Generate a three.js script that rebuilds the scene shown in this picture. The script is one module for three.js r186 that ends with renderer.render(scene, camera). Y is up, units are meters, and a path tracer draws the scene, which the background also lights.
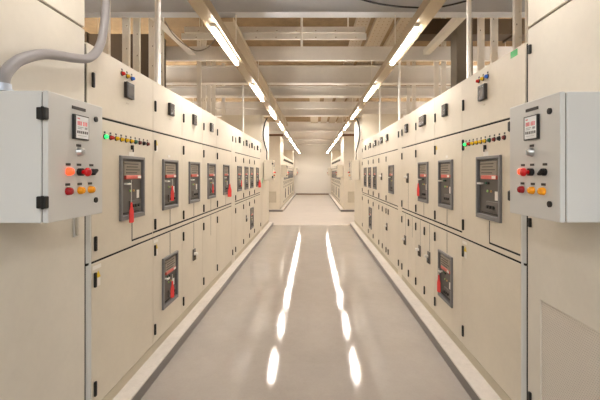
import * as THREE from 'three';
import { RoundedBoxGeometry } from 'three/addons/geometries/RoundedBoxGeometry.js';
import { mergeGeometries } from 'three/addons/utils/BufferGeometryUtils.js';
import { RectAreaLightUniformsLib } from 'three/addons/lights/RectAreaLightUniformsLib.js';

// ---------------------------------------------------------------- camera, exposure, lamps
const scene = new THREE.Scene();
scene.background = new THREE.Color(0x000000);
const camera = new THREE.PerspectiveCamera(2 * Math.atan(200 / 370) * 180 / Math.PI, 600 / 400, 0.05, 80);
camera.position.set(0, 1.5, 0);
camera.lookAt(0, 1.5, -10);
camera.setViewOffset(600, 400, -13, 27.5, 600, 400);   // shift lens: the verticals stay upright
camera.updateProjectionMatrix();
const renderer = new THREE.WebGLRenderer({ antialias: true });
renderer.toneMapping = THREE.LinearToneMapping;
renderer.toneMappingExposure = 1.8;
renderer.shadowMap.enabled = true;
RectAreaLightUniformsLib.init();
const WARM = new THREE.Color().setRGB(1.0, 0.92, 0.85), COOL = new THREE.Color().setRGB(0.90, 0.95, 1.0);
const LAMP_LIGHT = 40, LAMP_GLOW = 50, UP_LIGHT = 85, REAR_LIGHT = 18;

// ---------------------------------------------------------------- random, textures, materials
let seed = 7;
const rnd = () => { seed = (seed * 1664525 + 1013904223) >>> 0; return seed / 4294967296; };
function noiseGrid(n, cells) {                         // tiling value noise
  const g = new Float32Array(cells * cells).map(() => rnd()), o = new Float32Array(n * n), s = t => t * t * (3 - 2 * t);
  for (let y = 0; y < n; y++) for (let x = 0; x < n; x++) {
    const fx = x * cells / n, fy = y * cells / n, x0 = Math.floor(fx), y0 = Math.floor(fy), tx = s(fx - x0), ty = s(fy - y0);
    const at = (i, j) => g[((j % cells) * cells) + (i % cells)];
    o[y * n + x] = (at(x0, y0) * (1 - tx) + at(x0 + 1, y0) * tx) * (1 - ty) + (at(x0, y0 + 1) * (1 - tx) + at(x0 + 1, y0 + 1) * tx) * ty;
  }
  return o;
}
function noiseTexture(n, layers, lo, hi, srgb, metres) {
  const sum = new Float32Array(n * n); let total = 0;
  for (const [cells, weight] of layers) { const g = noiseGrid(n, cells); for (let i = 0; i < sum.length; i++) sum[i] += g[i] * weight; total += weight; }
  const d = new Uint8Array(n * n * 4);
  for (let i = 0; i < sum.length; i++) { const v = Math.round(255 * (lo + (hi - lo) * sum[i] / total)); d[4 * i] = d[4 * i + 1] = d[4 * i + 2] = v; d[4 * i + 3] = 255; }
  const t = new THREE.DataTexture(d, n, n);
  t.wrapS = t.wrapT = THREE.RepeatWrapping; t.magFilter = THREE.LinearFilter; t.minFilter = THREE.LinearMipmapLinearFilter; t.generateMipmaps = true;
  if (srgb) t.colorSpace = THREE.SRGBColorSpace;
  t.repeat.set(1 / metres, 1 / metres); t.needsUpdate = true;
  return t;
}
const mottle = noiseTexture(256, [[4, 1], [16, .6], [64, .5]], .95, 1, true, 1.3);
const grain = noiseTexture(256, [[128, 1], [256, 1]], 0, 1, false, .35);
const floorTone = noiseTexture(512, [[3, 1], [12, .8], [50, .5], [256, .6]], .9, 1, true, 2.6);
const floorBump = noiseTexture(512, [[16, 1], [90, .5], [256, .9]], 0, 1, false, 1.1);
const concreteTone = noiseTexture(256, [[5, 1], [30, 1], [128, .8]], .9, 1, true, .9);
const deckTone = noiseTexture(256, [[4, 1.2], [20, 1], [90, .6]], .72, 1, true, 2.2);

const sr = (r, g, b) => new THREE.Color().setRGB(r / 255, g / 255, b / 255, THREE.SRGBColorSpace);
const std = (c, roughness = .5, o = {}) => new THREE.MeshStandardMaterial({ color: c, roughness, ...o });
const M = {
  cream: std(sr(222, 213, 195), .42, { map: mottle, bumpMap: grain, bumpScale: .00012 }),
  tall: std(sr(221, 215, 202), .42, { map: mottle, bumpMap: grain, bumpScale: .00012 }),
  ventHole: std(sr(158, 150, 139), .8),
  tallVent: std(sr(214, 207, 195), .5),
  plinth: std(sr(196, 186, 164), .55, { map: mottle }),
  carcass: std(sr(206, 196, 176), .55),
  gasket: std(sr(20, 17, 14), .85),
  boxGrey: std(sr(214, 214, 211), .4, { bumpMap: grain, bumpScale: .0001 }),
  cornerTrim: std(sr(206, 208, 205), .35),
  black: std(sr(16, 15, 14), .5),
  blackMatt: std(sr(22, 20, 19), .7),
  bezel: std(sr(38, 32, 26), .5),
  screen: std(sr(70, 62, 55), .2),
  breakerFrame: std(sr(120, 119, 120), .42, { metalness: .15 }),
  breakerPanel: std(sr(88, 83, 77), .5),
  breakerCover: std(sr(140, 131, 116), .35),
  breakerModule: std(sr(98, 93, 88), .45),
  breakerLine: std(sr(78, 70, 60), .6),
  bandRed: std(sr(206, 92, 80), .4),
  labelWhite: std(sr(232, 228, 220), .5),
  labelDark: std(sr(50, 46, 44), .5),
  yellow: std(sr(228, 196, 30), .45),
  tagRed: std(sr(238, 70, 68), .4),
  tagGreen: std(sr(40, 160, 90), .5),
  stickerGreen: std(sr(30, 168, 82), .5),
  lampRed: std(sr(200, 36, 30), .25), lampYellow: std(sr(236, 190, 24), .25), lampBlue: std(sr(48, 98, 196), .25),
  lampAmber: std(sr(244, 160, 18), .25), lampGreenDark: std(sr(30, 96, 70), .3), lampRedDark: std(sr(120, 40, 38), .3), lampCrimson: std(sr(160, 22, 28), .25),
  lampGreenLit: std(sr(60, 220, 120), .3, { emissive: sr(40, 235, 110), emissiveIntensity: .9 }),
  lampRedLit: std(sr(230, 70, 40), .3, { emissive: sr(255, 84, 40), emissiveIntensity: .8 }),
  estop: std(sr(206, 20, 26), .28),
  chrome: std(sr(196, 196, 194), .28, { metalness: .85 }),
  conduit: std(sr(146, 142, 142), .5),
  gland: std(sr(188, 196, 208), .35, { metalness: .2 }),
  whitePipe: std(sr(248, 246, 242), .4),
  cableBlack: std(sr(34, 32, 31), .55),
  cableGrey: std(sr(120, 110, 96), .6),
  beam: std(sr(196, 198, 201), .5, { map: mottle }),
  beamWarm: std(sr(232, 227, 219), .5, { map: mottle }),
  galv: std(sr(236, 230, 219), .45, { metalness: .1, map: mottle }),
  trayGalv: std(sr(196, 180, 156), .5, { metalness: .1, map: mottle }),
  trunking: std(sr(168, 150, 122), .45, { metalness: .15 }),
  columnDark: std(sr(122, 113, 100), .6, { map: mottle }),
  deck: std(sr(178, 150, 111), .9, { map: deckTone }),
  sideWall: std(sr(214, 192, 158), .9, { map: deckTone }),
  endWall: std(sr(240, 235, 226), .7),
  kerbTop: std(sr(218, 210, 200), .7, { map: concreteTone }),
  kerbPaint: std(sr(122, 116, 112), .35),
  floorGloss: new THREE.MeshPhysicalMaterial({ color: sr(178, 169, 160), roughness: .045, map: floorTone, bumpMap: floorBump, bumpScale: .00034 }),
  floorMatt: std(sr(188, 178, 166), .62, { map: floorTone }),
  duct: std(sr(84, 68, 48), .6, { map: mottle }),
  brownPipe: std(sr(120, 84, 60), .6),
  lampBody: std(sr(236, 232, 224), .4),
  diffuser: std(sr(250, 248, 244), .4, { emissive: WARM.clone().lerp(new THREE.Color(1, 1, 1), .35), emissiveIntensity: LAMP_GLOW }),
  panelGlow: std(sr(250, 250, 250), .4, { emissive: COOL, emissiveIntensity: 5 }),
  diffuserCool: std(sr(250, 248, 244), .4, { emissive: COOL, emissiveIntensity: LAMP_GLOW }),
};

// ---------------------------------------------------------------- builders
const taken = new Map();
function numbered(name) { const n = taken.get(name) || 0; taken.set(name, n + 1); return n ? name + '_' + String(n).padStart(3, '0') : name; }
function put(o, parent, name) { o.name = parent === scene ? numbered(name) : name; o.castShadow = o.receiveShadow = true; parent.add(o); return o; }
function mesh(name, geometry, material, parent, x = 0, y = 0, z = 0) { const m = put(new THREE.Mesh(geometry, material), parent, name); m.position.set(x, y, z); return m; }
function tag(o, label, category, group) { o.userData.label = label; o.userData.category = category; if (group) o.userData.group = group; return o; }
function thing(name, label, category, [x, y, z] = [0, 0, 0], turn = 0, group) {
  const o = new THREE.Group(); o.name = numbered(name); scene.add(o); o.position.set(x, y, z); o.rotation.y = turn; return tag(o, label, category, group);
}
function structure(name, geometry, material, x = 0, y = 0, z = 0) { const m = mesh(name, geometry, material, scene, x, y, z); m.userData.kind = 'structure'; return m; }
const cache = new Map();
const keep = (key, make) => { if (!cache.has(key)) cache.set(key, make()); return cache.get(key); };
function metreUV(g) {                                     // box mapping in metres
  const p = g.attributes.position, n = g.attributes.normal, uv = new Float32Array(p.count * 2);
  for (let i = 0; i < p.count; i++) {
    const ax = Math.abs(n.getX(i)), ay = Math.abs(n.getY(i)), az = Math.abs(n.getZ(i));
    uv[2 * i] = ax > ay && ax > az ? p.getZ(i) : p.getX(i); uv[2 * i + 1] = ay >= ax && ay > az ? p.getZ(i) : p.getY(i);
  }
  g.setAttribute('uv', new THREE.BufferAttribute(uv, 2)); return g;
}
const r4 = v => v.toFixed(4);
const box = (w, h, d, r = .0015) => keep(`b${r4(w)},${r4(h)},${r4(d)},${r}`, () => metreUV(r ? new RoundedBoxGeometry(w, h, d, 1, Math.min(r, w / 2.01, h / 2.01, d / 2.01)) : new THREE.BoxGeometry(w, h, d)));
const boxAt = (x, y, z, w, h, d) => { const g = new THREE.BoxGeometry(w, h, d); g.translate(x, y, z); return g; };
const join = list => metreUV(mergeGeometries(list.map(g => { const c = g.index ? g.toNonIndexed() : g.clone(); c.deleteAttribute('uv'); return c; })));
const disc = (r, h, n = 16) => keep(`c${r},${h},${n}`, () => { const g = new THREE.CylinderGeometry(r, r, h, n); g.rotateX(Math.PI / 2); g.translate(0, 0, h / 2); return g; });
function rect(path, x, y, w, h) { path.moveTo(x, y); path.lineTo(x + w, y); path.lineTo(x + w, y + h); path.lineTo(x, y + h); path.closePath(); return path; }
function plate(w, h, d, holes = [], bevel = .0015) {      // a sheet with openings, lower-left corner at the origin, front face at z = 0
  return keep(`p${r4(w)},${r4(h)},${d},${bevel},${holes.map(k => k.map(r4)).join(';')}`, () => {
    const s = rect(new THREE.Shape(), bevel, bevel, w - 2 * bevel, h - 2 * bevel);
    for (const k of holes) s.holes.push(k.length > 4 ? new THREE.Path(Array.from({ length: k.length / 2 }, (_, i) => new THREE.Vector2(k[2 * i], k[2 * i + 1]))) : rect(new THREE.Path(), k[0] - bevel, k[1] - bevel, k[2] + 2 * bevel, k[3] + 2 * bevel));
    const g = new THREE.ExtrudeGeometry(s, { depth: d - 2 * bevel, bevelEnabled: bevel > 0, bevelSize: bevel, bevelThickness: bevel, bevelSegments: 1 });
    g.translate(0, 0, -d + bevel); return g;
  });
}
function tube(points, r, seg = 60, rad = 12) { return new THREE.TubeGeometry(new THREE.CatmullRomCurve3(points.map(p => new THREE.Vector3(...p)), false, 'centripetal'), seg, r, rad); }
function lathe(profile, n = 16) { const g = new THREE.LatheGeometry(profile.map(p => new THREE.Vector2(...p)), n); g.rotateX(Math.PI / 2); return g; }   // axis = +z, out of the door
const lampLens = () => keep('lens', () => lathe([[0, .021], [.005, .0205], [.0095, .018], [.0115, .013], [.0125, .004], [.0125, 0]]));
const lampCollar = () => keep('collar', () => lathe([[.0128, .006], [.0155, .005], [.016, 0]]));
const buttonHead = () => keep('button', () => lathe([[0, .014], [.009, .0138], [.0115, .012], [.012, 0]]));

// ---------------------------------------------------------------- the room
const ROOM = { left: -4.6, right: 4.6, front: -25.2, back: 4.6, top: 4.35 };
const len = ROOM.back - ROOM.front, midZ = (ROOM.back + ROOM.front) / 2;
structure('floor', box(9.2, .2, 10.57 + ROOM.back, 0), M.floorGloss, 0, -.1, (ROOM.back - 10.57) / 2);
structure('floor', box(9.2, .2, -ROOM.front - 10.57, 0), M.floorMatt, 0, -.1, (ROOM.front - 10.57) / 2);
structure('ceiling', box(9.6, .2, len + .4, 0), M.deck, 0, ROOM.top + .1, midZ);
structure('wall_left', box(.2, ROOM.top + .2, len + .4, 0), M.sideWall, ROOM.left - .1, ROOM.top / 2 - .1, midZ);
structure('wall_right', box(.2, ROOM.top + .2, len + .4, 0), M.sideWall, ROOM.right + .1, ROOM.top / 2 - .1, midZ);
structure('wall_end', box(9.2, ROOM.top + .2, .2, 0), M.endWall, 0, ROOM.top / 2 - .1, ROOM.front - .1);
structure('wall_back', box(9.2, ROOM.top + .2, .2, 0), M.endWall, 0, ROOM.top / 2 - .1, ROOM.back + .1);
structure('baseboard_end', box(9.2, .07, .015, .002), M.brownPipe, 0, .035, ROOM.front + .0075);

const KERB = .0825, TOP = 2.22, AL = 1.25, AR = 1.176;
let trimCount = 0;
function kerb(side, z0, z1) {                             // concrete upstand under a row; its aisle face wears the floor paint
  const inner = side < 0 ? 1.141 : 1.052, outer = 2.25, l = z1 - z0;
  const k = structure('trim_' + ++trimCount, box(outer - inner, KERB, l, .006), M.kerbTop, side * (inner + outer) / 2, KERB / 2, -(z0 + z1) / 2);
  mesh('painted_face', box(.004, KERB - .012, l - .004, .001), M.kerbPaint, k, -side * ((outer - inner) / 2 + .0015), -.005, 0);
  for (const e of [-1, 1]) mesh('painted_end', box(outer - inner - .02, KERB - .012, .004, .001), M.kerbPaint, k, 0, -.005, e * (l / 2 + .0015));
}
for (const s of [-1, 1]) { kerb(s, .3, 10.57); kerb(s, 14.15, 25.0); }

// ---------------------------------------------------------------- cabinet parts (local frame: x along the row, y up, z out into the aisle)
const latchShape = () => keep('latch', () => new RoundedBoxGeometry(.02, .086, .014, 3, .0065));
function latch(door, x, y) { const m = mesh('handle', latchShape(), M.black, door, x, y, .006); return m; }
function meter(door, x, y, w = .1) {
  mesh('meter_bezel', box(w, .106, .024, .004), M.bezel, door, x, y, .012);
  mesh('meter_screen', box(w - .03, .074, .002, .0005), M.screen, door, x, y, .0242);
}
function lamp(door, x, y, mat, collarMat = M.blackMatt) {
  mesh('lamp_collar', lampCollar(), collarMat, door, x, y, 0);
  mesh('indicator_lamp', lampLens(), mat, door, x, y, .003);
  mesh('lamp_tag', box(.017, .012, .0015, .0003), M.labelDark, door, x, y + .026, .0008);
}
function sticker(door, x, y) {                           // yellow warning triangle over a white note
  const tri = keep('triangle', () => { const s = new THREE.Shape(); s.moveTo(-.024, 0); s.lineTo(.024, 0); s.lineTo(0, .042); s.closePath(); return new THREE.ExtrudeGeometry(s, { depth: .0008, bevelEnabled: false }); });
  mesh('warning_triangle', tri, M.yellow, door, x, y + .002, .0002);
  mesh('warning_note', box(.042, .046, .0008, 0), M.labelWhite, door, x, y - .024, .0006);
}
const BW = .337, BH = .425;
function breaker(cab, x, y, full = true) {               // draw-out circuit breaker seen through its door frame; x, y = lower-left corner
  const b = mesh('circuit_breaker', plate(BW, BH, .034, [[.022, .03, BW - .044, BH - .05]], .002), M.breakerFrame, cab, x, y, .016);
  mesh('front_panel', box(BW - .046, BH - .052, .01, 0), M.breakerPanel, b, BW / 2, BH / 2 + .005, -.024);
  mesh('upper_cover', box(.235, .095, .012, .003), M.breakerCover, b, .17, BH - .083, -.014);
  mesh('red_band', box(.215, .027, .016, .004), M.bandRed, b, .178, BH - .142, -.012);
  if (!full) return b;
  for (let i = 0; i < 4; i++) mesh('cover_rib', box(i % 2 ? .15 : .19, .006, .003, 0), M.breakerLine, b, .15 + .01 * (i % 3), BH - .052 - i * .02, -.0075);
  mesh('band_plate', box(.05, .018, .003, .001), M.labelWhite, b, .255, BH - .142, -.004);
  const grip = keep('grip', () => join([boxAt(0, 0, .012, .012, .012, .026), boxAt(0, 0, .028, .05, .012, .01)]));
  mesh('handle', grip, M.labelWhite, b, .075, BH - .185, -.02);
  mesh('push_button', disc(.008, .008), M.lampGreenDark, b, .125, BH - .182, -.019);
  mesh('push_button', disc(.008, .008), M.black, b, .16, BH - .182, -.019);
  mesh('indicator', disc(.008, .006), std0.green, b, .145, BH - .235, -.019);
  mesh('indicator', disc(.008, .006), std0.amber, b, .195, BH - .235, -.019);
  mesh('label', box(.038, .058, .002, 0), M.labelWhite, b, .262, BH - .262, -.0185);
  mesh('lower_module', box(.16, .062, .012, .003), M.breakerModule, b, .215, .092, -.016);
  for (const k of [.17, .205, .245]) mesh('knob', disc(.011, .014), M.black, b, k, .086, -.012);
  mesh('lower_slot', box(.22, .008, .003, 0), M.black, b, .17, .043, -.018);
  return b;
}
const std0 = { green: std(sr(150, 190, 110), .4), amber: std(sr(205, 160, 100), .4) };
function rotary(cab, x, y) {                             // small rotary isolator, plate with a lever
  const p = mesh('isolator_switch', box(.07, .12, .012, .004), M.breakerModule, cab, x, y, .006);
  mesh('lever', box(.034, .026, .04, .006), M.labelWhite, p, -.012, .012, .022);
  mesh('lower_plate', box(.054, .05, .01, .003), M.screen, p, 0, -.03, .009);
}
const Y0 = .1545, Y1 = .981, Y2 = .994, Y3 = 1.022, Y4 = 1.037, Y5 = 1.816, Y6 = 1.829;
const LOWB = .36, MIDB = 1.185;                          // lower edges of the breaker frames

/* One column. spec: w, handleUp, meter [x, width], pilot, mid {breaker, rotary, row, slit, whole}, low [doors {x, w, breaker, rotary, slit, sticker}], simple */
function column(spec, label, group, side, zLeft) {
  const c = thing('switchgear_cabinet', label, 'cabinet', [side < 0 ? -AL : AR, 0, -zLeft], side < 0 ? Math.PI / 2 : -Math.PI / 2, group);
  const w = spec.w, g = .0012, T = .018, inset = (spec.corner || 0) * .042, off = inset < 0 ? -inset : 0, wm = w - Math.abs(inset);   // the corner strip narrows the middle and lower doors
  mesh('carcass', box(w - .001, TOP - KERB - .004, .8, 0), M.carcass, c, w / 2, (TOP + KERB - .004) / 2, -.432);
  mesh('gasket', box(w - .003, TOP - KERB - .05, .012, 0), M.gasket, c, w / 2, (TOP + KERB) / 2, -.0262);
  mesh('plinth', box(w - .001, Y0 - KERB - .004, .03, .001), M.plinth, c, w / 2, (Y0 + KERB - .004) / 2, -.017);
  for (const [y, h] of [[Y1, Y2 - Y1], ...(spec.mid && spec.mid.whole ? [] : [[Y3, Y4 - Y3]]), [Y5, Y6 - Y5]]) mesh('seal_strip', box(w - .004, h - .001, .016, 0), M.gasket, c, w / 2, y + h / 2, -.0115);
  // upper door
  const up = mesh('door', plate(w - 2 * g, TOP - Y6, T), M.cream, c, g, Y6, 0), uh = 2.024 - Y6;
  latch(up, spec.upLatch || .033, uh);
  if (spec.meter) meter(up, spec.meter[0], 2.05 - Y6, spec.meter[1]);
  if (spec.meter && !spec.simple) mesh('name_plate', box(.03, .008, .001, 0), M.carcass, up, spec.meter[0], 1.965 - Y6, .0005);
  if (spec.pilot) [M.lampRed, M.lampYellow, M.lampBlue].forEach((m, i) => lamp(up, spec.pilot + .065 * i, 2.147 - Y6, m));
  if (spec.greenSticker) mesh('green_sticker', box(.075, .038, .001, 0), M.stickerGreen, up, spec.greenSticker, .366, .0006);
  // middle door
  const m = spec.mid || {}, holes = [], b = m.breaker, slitX = b !== undefined ? b + BW / 2 + .0 : m.rotary;
  const doorLow = m.whole ? Y2 : Y4, doorH = Y5 - doorLow;
  if (b !== undefined) holes.push([b + .012, MIDB + .012 - doorLow, BW - .024, BH - .024]);
  if (m.slit) {
    if (m.whole) { const a = m.slit, b0 = a + .014, y = Y4 - .014 - doorLow, t = y + .014, e = wm - .008, top = MIDB - .006 - doorLow; holes.push([a, y, e, y, e, t, b0, t, b0, top, a, top]); }
    else holes.push([m.slit, .004, .012, (b !== undefined ? MIDB : 1.38) - doorLow - .008]);
  }
  if (m.slit) {                                            // rubber edging that fills the slot under the breaker
    const lo = m.whole ? Y4 - .0135 : Y4 + .004, hi = (m.whole || b !== undefined ? MIDB - .007 : 1.375), sx = m.slit + g + off;
    mesh('edge_seal', box(.0125, hi - lo, .014, 0), M.gasket, c, sx + .0066, (hi + lo) / 2, -.008);
    if (m.whole) mesh('edge_seal', box(w - Math.abs(inset) - .01 - m.slit, .0125, .014, 0), M.gasket, c, (m.slit + g + off + w - (inset > 0 ? inset : 0) - .0085) / 2, Y4 - .007, -.008);
  }
  const mid = mesh('door', plate(wm - 2 * g, doorH, T, holes), M.cream, c, g + off, doorLow, 0);
  if (!m.whole) mesh('rail', box(w - 2 * g, Y3 - Y2, T, .001), M.cream, c, w / 2, (Y2 + Y3) / 2, -T / 2);
  latch(mid, .03, 1.714 - doorLow); latch(mid, .03, 1.092 - doorLow);
  if (b !== undefined) breaker(c, b + off, MIDB, !spec.simple);
  if (m.rotary) rotary(c, m.rotary, 1.43);
  if (m.sticker) sticker(mid, .064, 1.716 - doorLow);
  if (m.row) {
    const mats = [M.lampGreenLit, M.lampRed, M.lampYellow, M.lampYellow, M.lampYellow, M.lampYellow];
    mats.forEach((k, i) => lamp(mid, m.row + .0635 * i, 1.715 - doorLow, k));
    [M.lampGreenDark, M.lampRedDark, M.black, M.lampRedDark].forEach((k, i) => {
      const x = m.row + .0635 * (6 + i);
      mesh('lamp_collar', lampCollar(), M.blackMatt, mid, x, 1.715 - doorLow, 0); mesh('push_button', buttonHead(), k, mid, x, 1.715 - doorLow, .003);
      mesh('lamp_tag', box(.017, .012, .0015, .0003), M.labelDark, mid, x, 1.741 - doorLow, .0008);
    });
    mesh('key_lock', keep('key', () => join([boxAt(0, 0, .008, .014, .03, .016), boxAt(0, -.018, .014, .008, .026, .006)])), M.blackMatt, mid, m.row + .325, 1.672 - doorLow, 0);
    mesh('name_plate', box(.07, .028, .0012, 0), M.labelWhite, mid, m.row + .325, 1.628 - doorLow, .0007);
  }
  if (m.notch) mesh('name_plate', box(.05, .02, .001, 0), M.labelWhite, mid, w / 2, 1.64 - doorLow, .0006);
  for (const h of m.hinges || []) mesh('hinge', box(.02, .05, .016, .004), M.black, mid, w - .17, h - doorLow, .008);
  // lower doors
  for (const d of spec.low || [{ x: 0, w }]) {
    const lh = [];
    if (d.breaker !== undefined) lh.push([d.breaker + .012, LOWB + .012 - Y0, BW - .024, BH - .024]);
    if (d.slit) lh.push([d.slit, (d.breaker !== undefined ? LOWB + BH + .004 : d.rotary ? .705 : .73) - Y0, .011, Y1 - .006 - (d.breaker !== undefined ? LOWB + BH + .004 : d.rotary ? .705 : .73)]);
    if (d.slit) { const lo = (d.breaker !== undefined ? LOWB + BH + .004 : d.rotary ? .705 : .73), hi = Y1 - .006; mesh('edge_seal', box(.0108, hi - lo, .014, 0), M.gasket, c, d.x + g + off + d.slit + .0055, (hi + lo) / 2, -.008); }
    const o = mesh('door', plate(d.w - 2 * g, Y1 - Y0, T, lh), M.cream, c, d.x + g + off, Y0, 0);
    latch(o, .027, .885 - Y0); latch(o, .027, .262 - Y0);
    if (d.breaker !== undefined) breaker(c, d.x + d.breaker, LOWB, !spec.simple);
    if (d.rotary) rotary(c, d.x + d.rotary, .64);
    if (d.sticker) { sticker(o, .064, .888 - Y0); mesh('name_plate', box(.085, .022, .001, 0), M.labelWhite, o, .05, .955 - Y0, .0006); }
  }
  if (spec.corner) {                                     // chamfered end strip beside the tall cabinet
    const s = new THREE.Shape(), k = -spec.corner; s.moveTo(k * .001, .018); s.lineTo(k * .001, .012); s.lineTo(k * .03, 0); s.lineTo(k * .04, 0); s.lineTo(k * .04, .018); s.closePath();
    const gm = new THREE.ExtrudeGeometry(s, { depth: Y5 - Y0, bevelEnabled: false }); gm.rotateX(-Math.PI / 2); gm.translate(0, Y0, 0);
    mesh('end_seal', box(.011, TOP - KERB - .02, .012, 0), M.gasket, c, spec.corner < 0 ? -.008 : w + .008, (TOP + KERB) / 2, -.012);
    mesh('corner_trim', gm, M.cornerTrim, c, spec.corner < 0 ? 0 : w, 0, 0);
  }
  return c;
}
const ORD = ['first', 'second', 'third', 'fourth', 'fifth', 'sixth', 'seventh', 'eighth', 'ninth', 'tenth', 'eleventh'];

// the row beside the conduit-fed tall cabinet; distances are measured from the camera stand along the aisle
const rowL = [
  [2.046, { w: .844, corner: -1, upLatch: .05, meter: [.447, .1], pilot: .372, mid: { breaker: .296, row: .13, slit: .46, whole: true }, low: [{ x: 0, w: .802, sticker: true }] }, 'plain lower door'],
  [2.89, { w: .64, meter: [.345, .1], mid: { breaker: .173, slit: .34, sticker: true, notch: true }, low: [{ x: 0, w: .64, breaker: .17, slit: .34, sticker: true }] }, 'breakers in middle and lower doors'],
  [3.53, { w: .66, meter: [.34, .1], mid: { breaker: .185, slit: .345 }, low: [{ x: 0, w: .66, rotary: .345, slit: .345 }] }, 'isolator switch low down'],
  [4.19, { w: .6, meter: [.335, .1], mid: { breaker: .186, slit: .33 }, low: [{ x: 0, w: .6, slit: .33 }] }, 'slotted lower door'],
  [4.79, { w: .88, mid: { breaker: .35, slit: .5 }, low: [{ x: 0, w: .88 }] }, 'wide, no meter'],
  [5.93, { w: .68, meter: [.33, .1], mid: { breaker: .17 }, low: [{ x: 0, w: .68 }] }, 'next after the narrow blank panel'],
  [6.61, { w: .62, meter: [.31, .1], mid: { breaker: .14 }, low: [{ x: 0, w: .62, rotary: .31, slit: .3 }] }, 'isolator switch in lower door'],
  [7.23, { w: .61, meter: [.3, .1], mid: { breaker: .12 }, low: [{ x: 0, w: .61, breaker: .14 }] }, 'breaker in lower door'],
  [7.84, { w: .9, meter: [.45, .1], mid: { breaker: .27 }, low: [{ x: 0, w: .9 }] }, 'last before the tall end cabinet'],
];
rowL.forEach(([z, spec, what], i) => column(spec, `${ORD[i]} cream switchgear cabinet from conduit-fed tall cabinet, ${what}`, 'switchgear row of the conduit-fed cabinet', -1, z));
// the opposite row, beside the vented tall cabinet
const rowR = [
  [2.92, { w: .87, corner: 1, meter: [.375, .1], pilot: .3, greenSticker: .755, mid: { breaker: .28, row: .078, slit: .445, whole: true, sticker: false }, low: [{ x: 0, w: .828, sticker: true }] }, 'plain lower door'],
  [3.585, { w: .665, meter: [.31, .1], mid: { breaker: .145, slit: .33, sticker: true, notch: true }, low: [{ x: 0, w: .665, breaker: .14, slit: .33 }] }, 'breakers in middle and lower doors'],
  [4.245, { w: .66, meter: [.3, .2], mid: { breaker: .141, slit: .31 }, low: [{ x: 0, w: .325, rotary: .18, slit: .18 }, { x: .325, w: .335, rotary: .18, slit: .18 }] }, 'double-width meter'],
  [4.905, { w: .66, meter: [.29, .1], mid: { rotary: .33, slit: .33 }, low: [{ x: 0, w: .335, rotary: .2, slit: .2 }, { x: .335, w: .325, slit: .18 }] }, 'no breaker, two narrow lower doors'],
  [5.96, { w: .83, mid: { breaker: .25 }, low: [{ x: 0, w: .17, rotary: .09 }, { x: .17, w: .66 }], meter: [.13, .1] }, 'wide, after narrow blank panel'],
  [6.61, { w: .65, meter: [.3, .17], mid: { rotary: .3 }, low: [{ x: 0, w: .325 }, { x: .325, w: .325 }] }, 'wide meter, no breaker'],
  [7.23, { w: .62, meter: [.3, .13], mid: { breaker: .05 }, low: [{ x: 0, w: .62 }] }, 'breaker in middle door only'],
  [7.86, { w: .63, meter: [.31, .1], mid: { breaker: .05 }, low: [{ x: 0, w: .63, breaker: .14 }] }, 'breaker in lower door'],
  [8.82, { w: .96, meter: [.6, .1], mid: { breaker: .36 }, low: [{ x: 0, w: .96 }] }, 'last before the tall end cabinet'],
];
rowR.forEach(([z, spec, what], i) => column(spec, `${ORD[i]} cream switchgear cabinet from vented tall cabinet, ${what}`, 'switchgear row of the vented cabinet', 1, z));

// narrow blank panels that join the two halves of each row, and filler strips before the tall end cabinets
function blank(side, zLeft, w, label) {
  const c = thing('blank_panel_cabinet', label, 'cabinet', [side < 0 ? -AL : AR, 0, -zLeft], side < 0 ? Math.PI / 2 : -Math.PI / 2);
  mesh('carcass', box(w - .001, TOP - KERB - .004, .8, 0), M.carcass, c, w / 2, (TOP + KERB - .004) / 2, -.42);
  const d = mesh('front_panel', plate(w - .002, TOP - KERB - .001, .018), M.cream, c, .001, KERB, 0);
  latch(d, w * .25, 1.94); latch(d, w * .25, .18);
}
blank(-1, 5.67, .26, 'narrow blank cream cabinet between the fifth and sixth cabinets of conduit row');
blank(1, 5.13, .225, 'narrow blank cream cabinet between the fourth and fifth cabinets of vented row');
blank(-1, 8.74, .27, 'slim blank cream cabinet against the tall end cabinet of conduit row');

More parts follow.
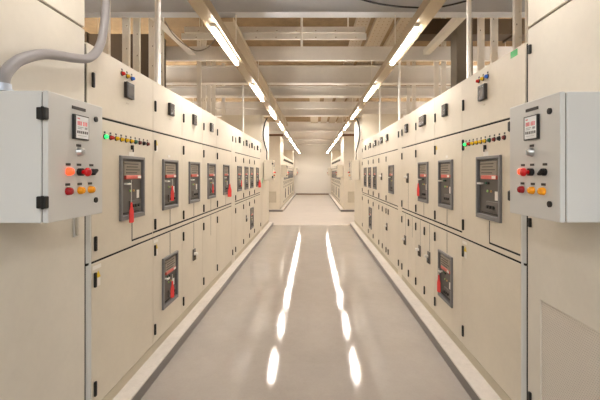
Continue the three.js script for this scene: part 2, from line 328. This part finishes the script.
// ---------------------------------------------------------------- tall cabinets with their control boxes
function tallCabinet(side, z0, z1, label, opts = {}) {    // z0 nearer, z1 farther
  const w = z1 - z0, H = 2.9, left = side < 0 ? z0 : z1, paint = z0 > 5 ? M.cream : M.tall;
  const c = thing('tall_cabinet', label, 'cabinet', [side < 0 ? -AL : AR, 0, -left], side < 0 ? Math.PI / 2 : -Math.PI / 2, opts.group);
  mesh('carcass', box(w, H - KERB - .002, .95, .002), paint, c, w / 2, (H + KERB) / 2, -.497);
  const holes = opts.vent ? [[opts.vent[0], opts.vent[1] - .155, opts.vent[2], opts.vent[3]]] : [];
  const d = mesh('door', plate(w - .006, 2.283 - .155, .02, holes, .003), paint, c, .003, .155, 0);
  mesh('upper_panel', plate(w - .006, H - 2.297, .02, [], .003), paint, c, .003, 2.295, 0);
  mesh('joint_strip', box(w - .01, .012, .008, 0), M.columnDark, c, w / 2, 2.289, -.016);
  mesh('plinth', box(w - .002, .068, .02, .001), M.plinth, c, w / 2, KERB + .034, -.012);
  for (const h of opts.hinges || []) mesh('hinge', box(.018, .05, .014, .004), M.black, d, .03, h - .155, .006);
  if (opts.vent) {
    const [x, y, vw, vh] = opts.vent;
    mesh('vent_panel', box(vw + .02, vh + .02, .004, 0), M.tallVent, c, x + vw / 2, y + vh / 2, -.008);
    const nx = Math.floor(vw / .011), ny = Math.floor(vh / .011), im = new THREE.InstancedMesh(new THREE.CylinderGeometry(.0018, .0018, .0016, 6).rotateX(Math.PI / 2), M.ventHole, nx * ny), q = new THREE.Matrix4();
    for (let i = 0; i < nx; i++) for (let j = 0; j < ny; j++) im.setMatrixAt(i * ny + j, q.makeTranslation(x + .006 + i * .011 + (j % 2) * .0055, y + .006 + j * .011, -.0062));
    put(im, c, 'vent_perforation'); im.userData.kind = 'stuff';
  }
  if (opts.handle) {                                      // pale swing handle hanging below the control box
    const hd = mesh('handle_plate', box(.042, .14, .008, .003), M.boxGrey, d, opts.handle, 1.232 - .155, .004);
    mesh('lever', new RoundedBoxGeometry(.026, .118, .02, 3, .009), M.tall, hd, 0, -.004, .012);
  }
  if (opts.endGrille) {                                   // louvred vent on the end that faces the cross aisle
    const f = mesh('end_grille', (() => { const g = plate(.34, .42, .012, [[.03, .03, .28, .36]], .002).clone(); return g; })(), M.plinth, c);
    f.rotation.y = side < 0 ? -Math.PI / 2 : Math.PI / 2; f.position.set(side < 0 ? -.006 : w + .006, .35, side < 0 ? -.5 : -.16);
    for (let i = 0; i < 9; i++) { const s = mesh('louvre', box(.28, .03, .006, .001), M.plinth, f, .17, .05 + i * .04, -.004); s.rotation.x = .5; }
  }
  return c;
}
tallCabinet(-1, .32, 2.03, 'tall plain cabinet under the grey flexible conduit, taller than its row', { handle: 1.62 });
tallCabinet(1, .32, 2.03, 'tall cabinet with perforated vent low in its door, taller than its row', { vent: [.115, .2, 1.2, .64], hinges: [2.165, 1.23, .29] });
tallCabinet(-1, 9.02, 10.5, 'tall end cabinet closing the conduit row at the cross aisle');
tallCabinet(1, 8.83, 10.5, 'tall end cabinet closing the vented row at the cross aisle');
for (const s of [-1, 1]) {
  tallCabinet(s, 14.2, 15.7, 'tall cabinet with louvred end grille across the matte cross aisle', { endGrille: true, group: 'tall cabinets past the cross aisle' });
  tallCabinet(s, 23.0, 24.6, 'tall cabinet next to the white end wall', { group: 'tall cabinets at the end wall' });
}

function displayTexture() {                               // white meter face: two red number groups, small print, a row of keys
  const k = document.createElement('canvas'); k.width = 128; k.height = 136; const x = k.getContext('2d');
  x.fillStyle = '#eceef0'; x.fillRect(0, 0, 128, 136);
  x.fillStyle = '#d8707c'; x.fillRect(12, 12, 26, 8);
  x.fillStyle = '#e23c4c'; for (const gx of [14, 70]) for (let i = 0; i < 3; i++) { x.fillRect(gx + i * 15, 32, 11, 24); }
  x.fillStyle = '#f09aa2'; for (const gx of [14, 70]) for (let i = 0; i < 3; i++) { x.fillRect(gx + 4 + i * 15, 36, 4, 6); x.fillRect(gx + 4 + i * 15, 46, 4, 6); }
  x.fillStyle = '#9a9ca2'; x.fillRect(14, 66, 60, 4); x.fillRect(14, 75, 46, 4); x.fillRect(86, 64, 28, 14);
  x.fillStyle = '#3a3a40'; for (let i = 0; i < 6; i++) x.fillRect(10 + i * 19, 90, 14, 16);
  x.fillStyle = '#b6b8bc'; x.fillRect(16, 118, 90, 3);
  const t = new THREE.CanvasTexture(k); t.colorSpace = THREE.SRGBColorSpace; return t;
}
const displayFace = std(0xffffff, .3, { map: displayTexture() });
function controlBox(side, zLeft, label, group) {          // wall-mounted control box: 0.36 wide, 0.5 high; door face 0.25 from the cabinet
  const depth = side < 0 ? .25 : .233, c = thing('control_box', label, 'control box', [side < 0 ? -AL : AR, 1.308, -zLeft], side < 0 ? Math.PI / 2 : -Math.PI / 2, group);
  const W = .362, H = .502, paint = zLeft > 5 ? M.cream : M.boxGrey;
  mesh('body', box(W, H, depth - .041, .005), paint, c, W / 2, H / 2, (depth - .026 + .015) / 2);
  for (const y of [.05, H - .05]) mesh('mounting_bracket', box(W - .06, .04, .016, .001), M.galv, c, W / 2, y, .008);
  mesh('door_seal', box(W - .01, H - .01, .005, 0), M.columnDark, c, W / 2, H / 2, depth - .0245);
  const d = mesh('door', box(W, H, .022, .004), paint, c, W / 2, H / 2, depth - .011);
  const at = (x, y) => [x - W / 2, y - H / 2 + .192];      // y from eye level
  const F = .011;
  const on = (name, g, m, x, y, z = F) => mesh(name, g, m, d, ...at(x, y), z);
  on('name_plate', box(.09, .013, .003, .0005), M.labelDark, .183, .272, F + .0015);
  on('meter_bezel', box(.1, .104, .012, .002), M.black, .188, .192, F + .006);
  const face = on('meter_face', new THREE.PlaneGeometry(.086, .094), displayFace, .19, .192, F + .0125); face.castShadow = false;
  on('tag', box(.03, .011, .002, 0), M.labelDark, .182, .115, F + .001);
  on('selector', keep('sel', () => lathe([[0, .024], [.012, .0235], [.0155, .019], [.0165, .008], [.0185, .006], [.019, 0]], 20)), M.chrome, .182, .087);
  on('selector_lever', box(.006, .022, .006, .002), M.chrome, .182, .087, F + .025);
  const row1 = [.114, .184, .272], row2 = [.111, .189, .262];
  for (const x of row1) on('tag', box(.028, .01, .002, 0), M.labelDark, x, .033, F + .001);
  for (const x of row2) on('tag', box(.028, .01, .002, 0), M.labelDark, x, -.049, F + .001);
  on('lamp_collar', lampCollar(), M.boxGrey, row1[0], .004); on('indicator_lamp', lampLens(), M.lampRedLit, row1[0], .004).scale.set(1.3, 1.3, 1.1);
  on('stop_button_collar', disc(.016, .018, 20), M.blackMatt, row1[1], .002);
  on('stop_button', keep('mush', () => lathe([[0, .052], [.010, .0505], [.0165, .046], [.019, .039], [.018, .034], [.010, .030], [.009, .015]], 20)), M.estop, row1[1], .002);
  on('selector_collar', disc(.015, .01, 20), M.blackMatt, row1[2], .002);
  const kn = on('black_selector', box(.012, .036, .018, .004), M.black, row1[2], .002, F + .017); kn.rotation.z = -.9;
  [M.lampCrimson, M.lampAmber, M.lampAmber].forEach((m, i) => { on('lamp_collar', lampCollar(), M.boxGrey, row2[i], -.0765); on('indicator_lamp', lampLens(), m, row2[i], -.0765).scale.set(1.3, 1.3, 1.1); });
  for (const y of [.244, -.126]) { on('lock', disc(.0125, .006, 20), M.black, .304, y); on('lock_slot', box(.004, .013, .003, 0), M.labelDark, .304, y, F + .0065); }
  for (const y of [.222, -.112]) { const h = mesh('hinge', box(.022, .046, .036, .004), M.black, c, -.006, y + .192, depth - .016); mesh('hinge_pin', new THREE.CylinderGeometry(.005, .005, .05, 10), M.blackMatt, h, -.009, 0, .006); }
  return c;
}
controlBox(-1, 1.396, 'grey control box hung on the tall cabinet under the flexible conduit');
controlBox(1, 1.775, 'grey control box hung on the tall cabinet with the perforated vent');
controlBox(-1, 9.3, 'small grey control box on the tall end cabinet of the conduit row');
controlBox(1, 9.66, 'small grey control box on the tall end cabinet of the vented row');
for (const s of [-1, 1]) {
  controlBox(s, s < 0 ? 14.4 : 14.76, 'control box on the tall cabinet with the louvred end grille', 'control boxes past the cross aisle');
  controlBox(s, s < 0 ? 23.3 : 23.66, 'control box on the tall cabinet next to the white end wall', 'control boxes at the end wall');
}

// far rows past the cross aisle
for (const s of [-1, 1]) for (let i = 0; i < 11; i++) {
  const w = 7.3 / 11, z = 15.7 + i * w;
  column({ w, simple: true, meter: [.33, .1], mid: { breaker: .16 }, low: [i % 3 === 1 ? { x: 0, w, breaker: .16 } : { x: 0, w }] }, `${ORD[i]} cabinet behind the louvred tall cabinet in a row past the cross aisle`, 'switchgear rows past the cross aisle', s, s < 0 ? z : z + w);
}

// ---------------------------------------------------------------- lighting trunking and battens
const LX = -.88, RX = .912, LY = 2.74;
for (const [x, row] of [[-.895, 'conduit-fed'], [.955, 'vented']]) {
  const t = thing('lighting_trunking', `long brown steel lighting trunking hung above the ${row} row`, 'trunking', [x, 2.805, 0]);
  mesh('channel', join([boxAt(0, .005, -10.3, .12, .006, 29.4), boxAt(-.057, .05, -10.3, .006, .085, 29.4), boxAt(.057, .05, -10.3, .006, .085, 29.4), boxAt(-.045, .09, -10.3, .024, .006, 29.4), boxAt(.045, .09, -10.3, .024, .006, 29.4)]), M.trunking, t);
  for (const z of [4.3, 6.06, 7.66, 8.95, 10.64, 12, 16.4, 20.4, 24.2]) mesh('hanger_rod', keep('rod', () => new THREE.CylinderGeometry(.006, .006, .516, 8)), M.galv, t, 0, .267, -z);
}
const diffuserShape = keep('diffuser', () => {
  const s = new THREE.Shape(); s.absellipse(0, .022, .023, .023, -.2 * Math.PI, 1.2 * Math.PI, true); s.closePath();
  const g = new THREE.ExtrudeGeometry(s, { depth: 1.0, bevelEnabled: false, curveSegments: 8 }); g.translate(0, 0, -.5); return g;
});
for (const [x, row] of [[LX, 'conduit-fed'], [RX, 'vented']]) for (let i = -3; i <= 9; i++) {
  const z = i === -1 ? 1.72 : 3.29 + 2.18 * i + .49, cool = i < -1;
  const c = thing('batten_light', cool ? `cool white fluorescent batten, ${ORD[i + 3]} from the back wall, over ${row} side` : `${ORD[9 - i]} lit fluorescent batten from the white end wall, above the ${row} row`, 'light', [x, LY, -z], 0, 'fluorescent battens on the trunking');
  const k = i === -1 ? .3 : 1;                            // short battens end the trunking over the control boxes
  mesh('housing', box(.044, .026, 1.06 * k, .003), M.lampBody, c, 0, .052, 0);
  mesh('diffuser', diffuserShape, cool ? M.diffuserCool : M.diffuser, c).scale.z = k;
  for (const e of [-1, 1]) mesh('end_cap', box(.04, .02, .012, .004), M.lampBody, c, 0, .053, e * .507 * k);
  const l = new THREE.RectAreaLight(cool ? COOL : WARM, LAMP_LIGHT, .04, k); l.name = 'batten_glow'; l.position.set(0, -.008, 0); l.rotation.x = -Math.PI / 2; c.add(l);
}

// the same battens over the aisles behind both rows, hung on rods
for (const [x, row] of [[-3.95, 'conduit-fed'], [3.95, 'vented']]) for (let i = 0; i < 10; i++) {
  const z = 2.6 + 2.3 * i, c = thing('batten_light', `${ORD[i]} rod-hung batten in the back aisle behind the ${row} row`, 'light', [x, 2.92, -z], 0, 'fluorescent battens in the back aisles');
  mesh('housing', box(.044, .026, 1.06, .003), M.lampBody, c, 0, .052, 0);
  mesh('diffuser', diffuserShape, M.diffuser, c);
  for (const e of [-1, 1]) { mesh('end_cap', box(.04, .02, .012, .004), M.lampBody, c, 0, .053, e * .507); mesh('hanger_rod', keep('rod2', () => new THREE.CylinderGeometry(.005, .005, 1.37, 8)), M.galv, c, 0, .745, e * .4); }
  const l = new THREE.RectAreaLight(WARM, LAMP_LIGHT, .04, 1.0); l.name = 'batten_glow'; l.position.set(0, -.008, 0); l.rotation.x = -Math.PI / 2; c.add(l);
  mesh('top_lens', box(.036, .006, 1.0, .001), M.diffuser, c, 0, .068, 0);
  const u = new THREE.RectAreaLight(WARM, UP_LIGHT, .034, 1.0); u.name = 'batten_uplight'; u.position.set(0, .078, 0); u.rotation.x = Math.PI / 2; c.add(u);
}
// cool white panels over the entrance end of the aisle
for (const [x, what] of [[-.75, 'conduit-fed'], [.75, 'vented']]) for (const z of [2.9]) {
  const c = thing('panel_light', `square cool white light panel at the entrance, on the ${what} side`, 'light', [x, 3.15, z], 0, 'cool light panels at the entrance');
  mesh('frame', plate(.64, .64, .03, [[.02, .02, .6, .6]], .002), M.lampBody, c, -.32, 0, .32).rotation.x = -Math.PI / 2;
  mesh('panel', box(.6, .01, .6, 0), M.panelGlow, c, 0, -.016, 0);
  for (const sx of [-1, 1]) mesh('hanger_rod', keep('rod3', () => new THREE.CylinderGeometry(.004, .004, 1.2, 8)), M.galv, c, sx * .3, .6, 0);
  const l = new THREE.RectAreaLight(COOL, REAR_LIGHT, .6, .6); l.name = 'panel_glow'; l.position.set(0, -.035, 0); l.rotation.x = -Math.PI / 2; c.add(l);
}

// ---------------------------------------------------------------- overhead steel
function beam(z, y0, depth, flange, label, mat = M.beamWarm, x0 = -4.59, x1 = 4.59) {    // I-section across the aisle, y0 = underside
  const b = thing('steel_beam', label, 'beam', [0, y0, -z], 0, 'beams across the aisle'), L = x1 - x0, cx = (x0 + x1) / 2;
  mesh('bottom_flange', box(L, .016, flange, .002), mat, b, cx, .008, 0);
  mesh('web', box(L, depth - .03, .012, 0), mat, b, cx, depth / 2, 0);
  mesh('top_flange', box(L, .016, flange, .002), mat, b, cx, depth - .008, 0);
}
function channelBeam(z, y0, depth, label, mat = M.beamWarm) {       // flat face to the aisle entrance, flanges behind
  const b = thing('channel_beam', label, 'beam', [0, y0, -z], 0, 'beams across the aisle');
  mesh('face', box(9.18, depth, .012, .002), mat, b, 0, depth / 2, 0);
  for (const y of [.006, depth - .006]) mesh('flange', box(9.18, .012, .07, .002), mat, b, 0, y, -.04);
}
beam(4.3, 3.33, .4, .15, 'heavy grey beam, first across the aisle from the control boxes', M.beam);
channelBeam(6.02, 3.33, .22, 'flat-faced grey channel beam, second across the aisle from the control boxes');
beam(7.66, 3.33, .36, .2, 'deep grey beam with bright lower flange, third from the control boxes');
beam(8.95, 3.33, .23, .3, 'shallow grey beam, fourth across the aisle from the control boxes');
channelBeam(10.6, 3.33, .2, 'channel beam over the tall end cabinets, fifth from the control boxes');
beam(12.0, 3.33, .3, .3, 'grey beam over the cross aisle, sixth from the control boxes');
beam(16.4, 3.33, .4, .3, 'grey beam over the far rows, seventh from the control boxes');
beam(20.4, 3.33, .4, .3, 'grey beam over the far rows, eighth from the control boxes');
beam(24.2, 3.33, .4, .3, 'grey beam next to the white end wall');

// slotted strut rails between the first and second beams
function strut(name, L, label, pos, turn, upright = false) {        // C-section with slots; long axis local x (or y when upright)
  const g = keep('strut' + L + upright, () => {
    const s = rect(new THREE.Shape(), 0, 0, L, .08), n = Math.floor(L / .14);
    for (let i = 0; i < n; i++) { const p = new THREE.Path(); p.absellipse(.07 + i * .14, .055 - .03 * (i % 2), .011, .007, 0, Math.PI * 2, true); s.holes.push(p); }
    const f = new THREE.ExtrudeGeometry(s, { depth: .004, bevelEnabled: false, curveSegments: 5 });
    const all = [f, boxAt(L / 2, .002, -.02, L, .004, .044), boxAt(L / 2, .078, -.02, L, .004, .044), boxAt(L / 2, .01, -.04, L, .018, .004), boxAt(L / 2, .07, -.04, L, .018, .004)];
    const o = join(all); o.translate(0, -.04, 0); if (upright) o.rotateZ(Math.PI / 2); return o;
  });
  const m = mesh(name, g, M.galv, scene, ...pos); m.rotation.y = turn; return tag(m, label, 'strut');
}
const hang = (m, l) => { for (const x of [.25, 2.35]) mesh('hanger_rod', new THREE.CylinderGeometry(.005, .005, l, 8), M.galv, m, x, .04 + l / 2, -.02); };
hang(strut('strut_rail', 2.6, 'slotted pale strut rail hung crosswise behind the first beam, lower of two', [-1.85, 3.415, -5.2], 0), .89);
hang(strut('strut_rail', 2.6, 'slotted pale strut rail hung crosswise behind the first beam, upper of two', [-1.85, 3.555, -5.32], 0), .75);
tag(mesh('drop_rod', new THREE.CylinderGeometry(.016, .016, 1.1, 10), M.galv, scene, -.155, 3.79, -5.1), 'thin pale drop rod hanging past the crosswise strut rails', 'rod');
// long rails over the cabinets, along the aisle
for (const [x, row] of [[-1.95, 'conduit-fed'], [1.83, 'vented']]) {
  const m = mesh('angle_rail', keep('angle', () => join([boxAt(0, 0, 0, .1, .006, 1.6), boxAt(-.047, .04, 0, .006, .08, 1.6)])), M.galv, scene, x, 3.40, -5.18);
  tag(m, `pale angle rail running along the aisle above the ${row} row`, 'rail');
}
// wide tray beside the trunking, below the beams
const tray = (w, l, holes) => {
  const s = rect(new THREE.Shape(), -w / 2, 0, w, l);
  if (holes) for (let j = 0; j < Math.floor(l / .12); j++) for (let i = 0; i < 3; i++) { const p = new THREE.Path(); p.absellipse((i - 1) * w * .3, .06 + j * .12, .009, .02, 0, Math.PI * 2, true); s.holes.push(p); }
  const f = new THREE.ExtrudeGeometry(s, { depth: .003, bevelEnabled: false, curveSegments: 4 }); f.rotateX(-Math.PI / 2);
  return join([f, boxAt(-w / 2, .03, -l / 2, .004, .06, l), boxAt(w / 2, .03, -l / 2, .004, .06, l)]);
};
tag(mesh('cable_tray', tray(.23, 9.6, false), M.trayGalv, scene, -1.045, 3.25, -4.3), 'tan cable tray alongside the trunking of the conduit-fed row', 'cable tray');
for (const [x, w, n] of [[.74, .2, 'narrowest'], [1.05, .25, 'middle'], [1.42, .3, 'widest']])
  tag(mesh('cable_tray', tray(w, 6.2, true), M.trayGalv, scene, x, 3.735, -4.1), `perforated cable tray lying on the beams, ${n} of the three over vented side`, 'cable tray');
[[.1, .3], [.5, .24], [.86, .26], [1.2, .26]].forEach(([x, w], i) => tag(mesh('cable_tray', tray(w, 5.5, false), M.trayGalv, scene, x - .05, 3.632, -10.5), `cable tray over the cross aisle, ${ORD[i]} of four counted from the tan tray`, 'cable tray'));
// uprights behind the cabinets
const uprights = [...[4.09, 4.54, 4.81, 5.27, 5.58, 7.46, 7.8, 8.18, 8.55, 9.5].map(z => [-1, z]), ...[4.08, 4.15, 4.68, 5.05, 6.5, 6.89, 8.43, 8.91, 9.9].map(z => [1, z])];
uprights.forEach(([s, z], i) => {
  const n = uprights.slice(0, i).filter(u => u[0] === s).length;
  strut('slotted_upright', 4.3, `${ORD[n]} pale slotted steel upright behind the ${s < 0 ? 'conduit-fed' : 'vented'} row, counted from its tall cabinet`, [s * 2.3 + (z === 4.08 ? .1 : 0), .01, -z], 0, true);
});
// dark column behind the vented row
{
  const c = thing('steel_column', 'dark grey square steel column standing behind the vented row', 'column', [2.2, 0, -5.48]);
  mesh('shaft', box(.24, 4.3, .24, .01), M.columnDark, c, 0, 2.16, 0); mesh('base_plate', box(.34, .015, .34, .002), M.columnDark, c, 0, .0085, 0);
}
// dark rectangular ducts high up behind the rows
for (const [x0, x1, y0, y1, z, row] of [[-4.55, -2.37, 2.4, 3.62, 5.81, 'conduit-fed'], [1.62, 4.55, 3.62, 3.86, 5.82, 'vented']]) {
  const c = thing('air_duct', `dark brown rectangular air duct behind the uprights of the ${row} row`, 'duct', [(x0 + x1) / 2, y0, -z]), w = x1 - x0, h = y1 - y0;
  mesh('duct_body', box(w, h, .3, .004), M.duct, c, 0, h / 2, 0);
  for (const e of [-.5, 0, .5]) mesh('joint_flange', box(.03, h + .05, .35, .003), M.duct, c, e * (w - .04), h / 2, 0);
}
// white conduits dropping into the cabinets
function dropPipe(x, z, r, label, bend = 0) {
  const t = thing('white_conduit', label, 'conduit', [x, TOP + .0005, -z]);
  mesh('pipe', tube(bend ? [[0, 0, 0], [0, .6, 0], [0, 1.0, 0], [-.02, 1.12, 0], [-.09, 1.24, 0], [-.2, 1.32, 0], [-.5, 1.4, 0]] : [[0, 0, 0], [0, .8, 0], [0, 1.5, 0]], r, 40, 14), M.whitePipe, t);
  mesh('collar', new THREE.CylinderGeometry(r * 1.45, r * 1.45, .04, 16), M.galv, t, 0, .02, 0);
}
dropPipe(-1.5, 3.57, .028, 'white conduit with a bent top dropping onto the second cabinet of conduit row', 1);
dropPipe(-1.5, 7.93, .022, 'thin straight white conduit dropping onto the ninth cabinet of conduit row');
dropPipe(1.45, 3.44, .022, 'straight white conduit dropping onto the second cabinet of the vented row');
dropPipe(1.45, 6.2, .018, 'thin white conduit dropping onto the sixth cabinet of the vented row');
dropPipe(1.45, 8.0, .022, 'straight white conduit dropping onto the ninth cabinet of the vented row');

// flexible conduit into the near control box
{
  const t = thing('flexible_conduit', 'thick grey flexible conduit curving from control box top up past the cabinet corner', 'conduit', [-1.19, 1.81, -1.42]);
  const pts = [[-1.19, 1.83, -1.42], [-1.19, 1.87, -1.425], [-1.195, 1.94, -1.484], [-1.198, 1.993, -1.57], [-1.2, 2.03, -1.657], [-1.2, 2.055, -1.76], [-1.2, 2.075, -1.86], [-1.2, 2.115, -1.985], [-1.2, 2.2, -2.075], [-1.2, 2.3, -2.115], [-1.2, 2.45, -2.14], [-1.2, 2.7, -2.15], [-1.2, 3.1, -2.15], [-1.2, 4.3, -2.15]];
  mesh('hose', tube(pts.map(p => [p[0] + 1.19, p[1] - 1.81, p[2] + 1.42]), .0225, 120, 14), M.conduit, t);
  mesh('gland', new THREE.CylinderGeometry(.027, .029, .03, 18), M.gland, t, 0, .016, 0);
  mesh('gland_nut', new THREE.CylinderGeometry(.033, .033, .01, 6), M.gland, t, 0, .006, 0);
}
// black cables down the tall end cabinets, and loose cables overhead
const cable = (pts, r, label, mat = M.cableBlack) => tag(mesh('cable', tube(pts, r, 60, 8), mat, scene), label, 'cable');
cable([[-1.2, 2.93, -9.7], [-1.215, 2.75, -9.35], [-1.225, 2.45, -9.1], [-1.225, 2.25, -9.3], [-1.215, 2.05, -9.75], [-1.2, 1.93, -9.6], [-1.18, 1.835, -9.46]], .016, 'black cable looping down the tall end cabinet of conduit row into its control box');
cable([[1.13, 2.93, -9.7], [1.14, 2.75, -9.3], [1.15, 2.45, -9.1], [1.15, 2.25, -9.35], [1.14, 2.05, -9.75], [1.12, 1.93, -9.6], [1.1, 1.835, -9.46]], .016, 'black cable looping down the tall end cabinet of vented row into its control box');
cable([[.3, 3.24, -3.6], [.6, 3.16, -3.62], [.95, 3.125, -3.64], [1.25, 3.13, -3.64], [1.6, 3.2, -3.6], [2.0, 3.3, -3.5]], .009, 'thin black cable sagging across in front of the first beam');
cable([[-1.8, 3.34, -4.5], [-1.72, 3.2, -4.55], [-1.58, 3.08, -4.6], [-1.45, 3.02, -4.62], [-1.3, 3.06, -4.6], [-1.16, 3.24, -4.6]], .007, 'thin grey cable drooping under the first beam toward the tan tray', M.cableGrey);
// brown pipes over the far tall cabinets
for (const s of [-1, 1]) { const g = new THREE.CylinderGeometry(.05, .05, 1.9, 14); g.rotateZ(Math.PI / 2); tag(mesh('brown_pipe', g, M.brownPipe, scene, s * 2.1, 2.955, -14.4), 'brown pipe lying on top of the louvred tall cabinet', 'pipe', 'brown pipes past the cross aisle'); }

// ---------------------------------------------------------------- safety tags hanging on breakers
const tagShape = keep('tag', () => {
  const s = new THREE.Shape(); s.moveTo(-.008, 0); s.lineTo(.008, 0); s.lineTo(.012, -.03); s.lineTo(.024, -.06); s.lineTo(.024, -.125); s.quadraticCurveTo(.024, -.135, .012, -.135); s.lineTo(-.012, -.135); s.quadraticCurveTo(-.024, -.135, -.024, -.125); s.lineTo(-.024, -.06); s.lineTo(-.012, -.03); s.closePath();
  return new THREE.ExtrudeGeometry(s, { depth: .004, bevelEnabled: true, bevelSize: .001, bevelThickness: .001, bevelSegments: 1 });
});
function safetyTag(side, z, y, out, label, size = 1, twist = .5, mat = M.tagRed, cord = .06) {
  const t = thing('safety_tag', label, 'tag', [side < 0 ? -AL + out + .012 : AR - out - .012, y, -z], side * (Math.abs(twist) - Math.PI / 2), 'safety tags hung on the breakers');
  const b = mesh('tag_body', tagShape, mat, t); b.scale.set(size > 1.2 ? size : size * .72, size, 1);
  mesh('cord', new THREE.CylinderGeometry(.0022, .0022, cord, 6), M.labelWhite, t, 0, cord / 2, .002);
}
safetyTag(-1, 2.475, 1.30, .022, 'narrow red tag on a long cord on first cabinet of conduit row', 1.0, .35, M.tagRed, .15);
safetyTag(-1, 3.2, 1.385, .02, 'red tag on middle breaker of the second cabinet of conduit row', .95, .5);
safetyTag(-1, 3.2, .56, .02, 'red tag on lower breaker of the second cabinet of conduit row', 1.05, .5);
safetyTag(-1, 4.5, 1.36, .02, 'small red tag on middle breaker of the fourth cabinet of conduit row', .8, .3);
safetyTag(-1, 5.36, 1.33, .03, 'large bright red tag on fifth cabinet of the conduit row', 1.35, .6);
safetyTag(-1, 6.3, 1.37, .02, 'small red tag on middle breaker of the sixth cabinet of conduit row', .8, .3);
safetyTag(-1, 8.38, 1.33, .03, 'large red tag on last breaker before the tall end cabinet of conduit row', 1.25, .9);
safetyTag(1, 4.02, 1.38, .02, 'red tag on middle breaker of the third cabinet of vented row', 1.0, -.4);
safetyTag(1, 3.36, .57, .02, 'red tag on lower breaker of the second cabinet of vented row', 1.15, -.4);
safetyTag(-1, 9.07, 1.36, -.01, 'small green tag at the corner of tall end cabinet of conduit row', .9, .1, M.tagGreen, .03);

renderer.render(scene, camera);
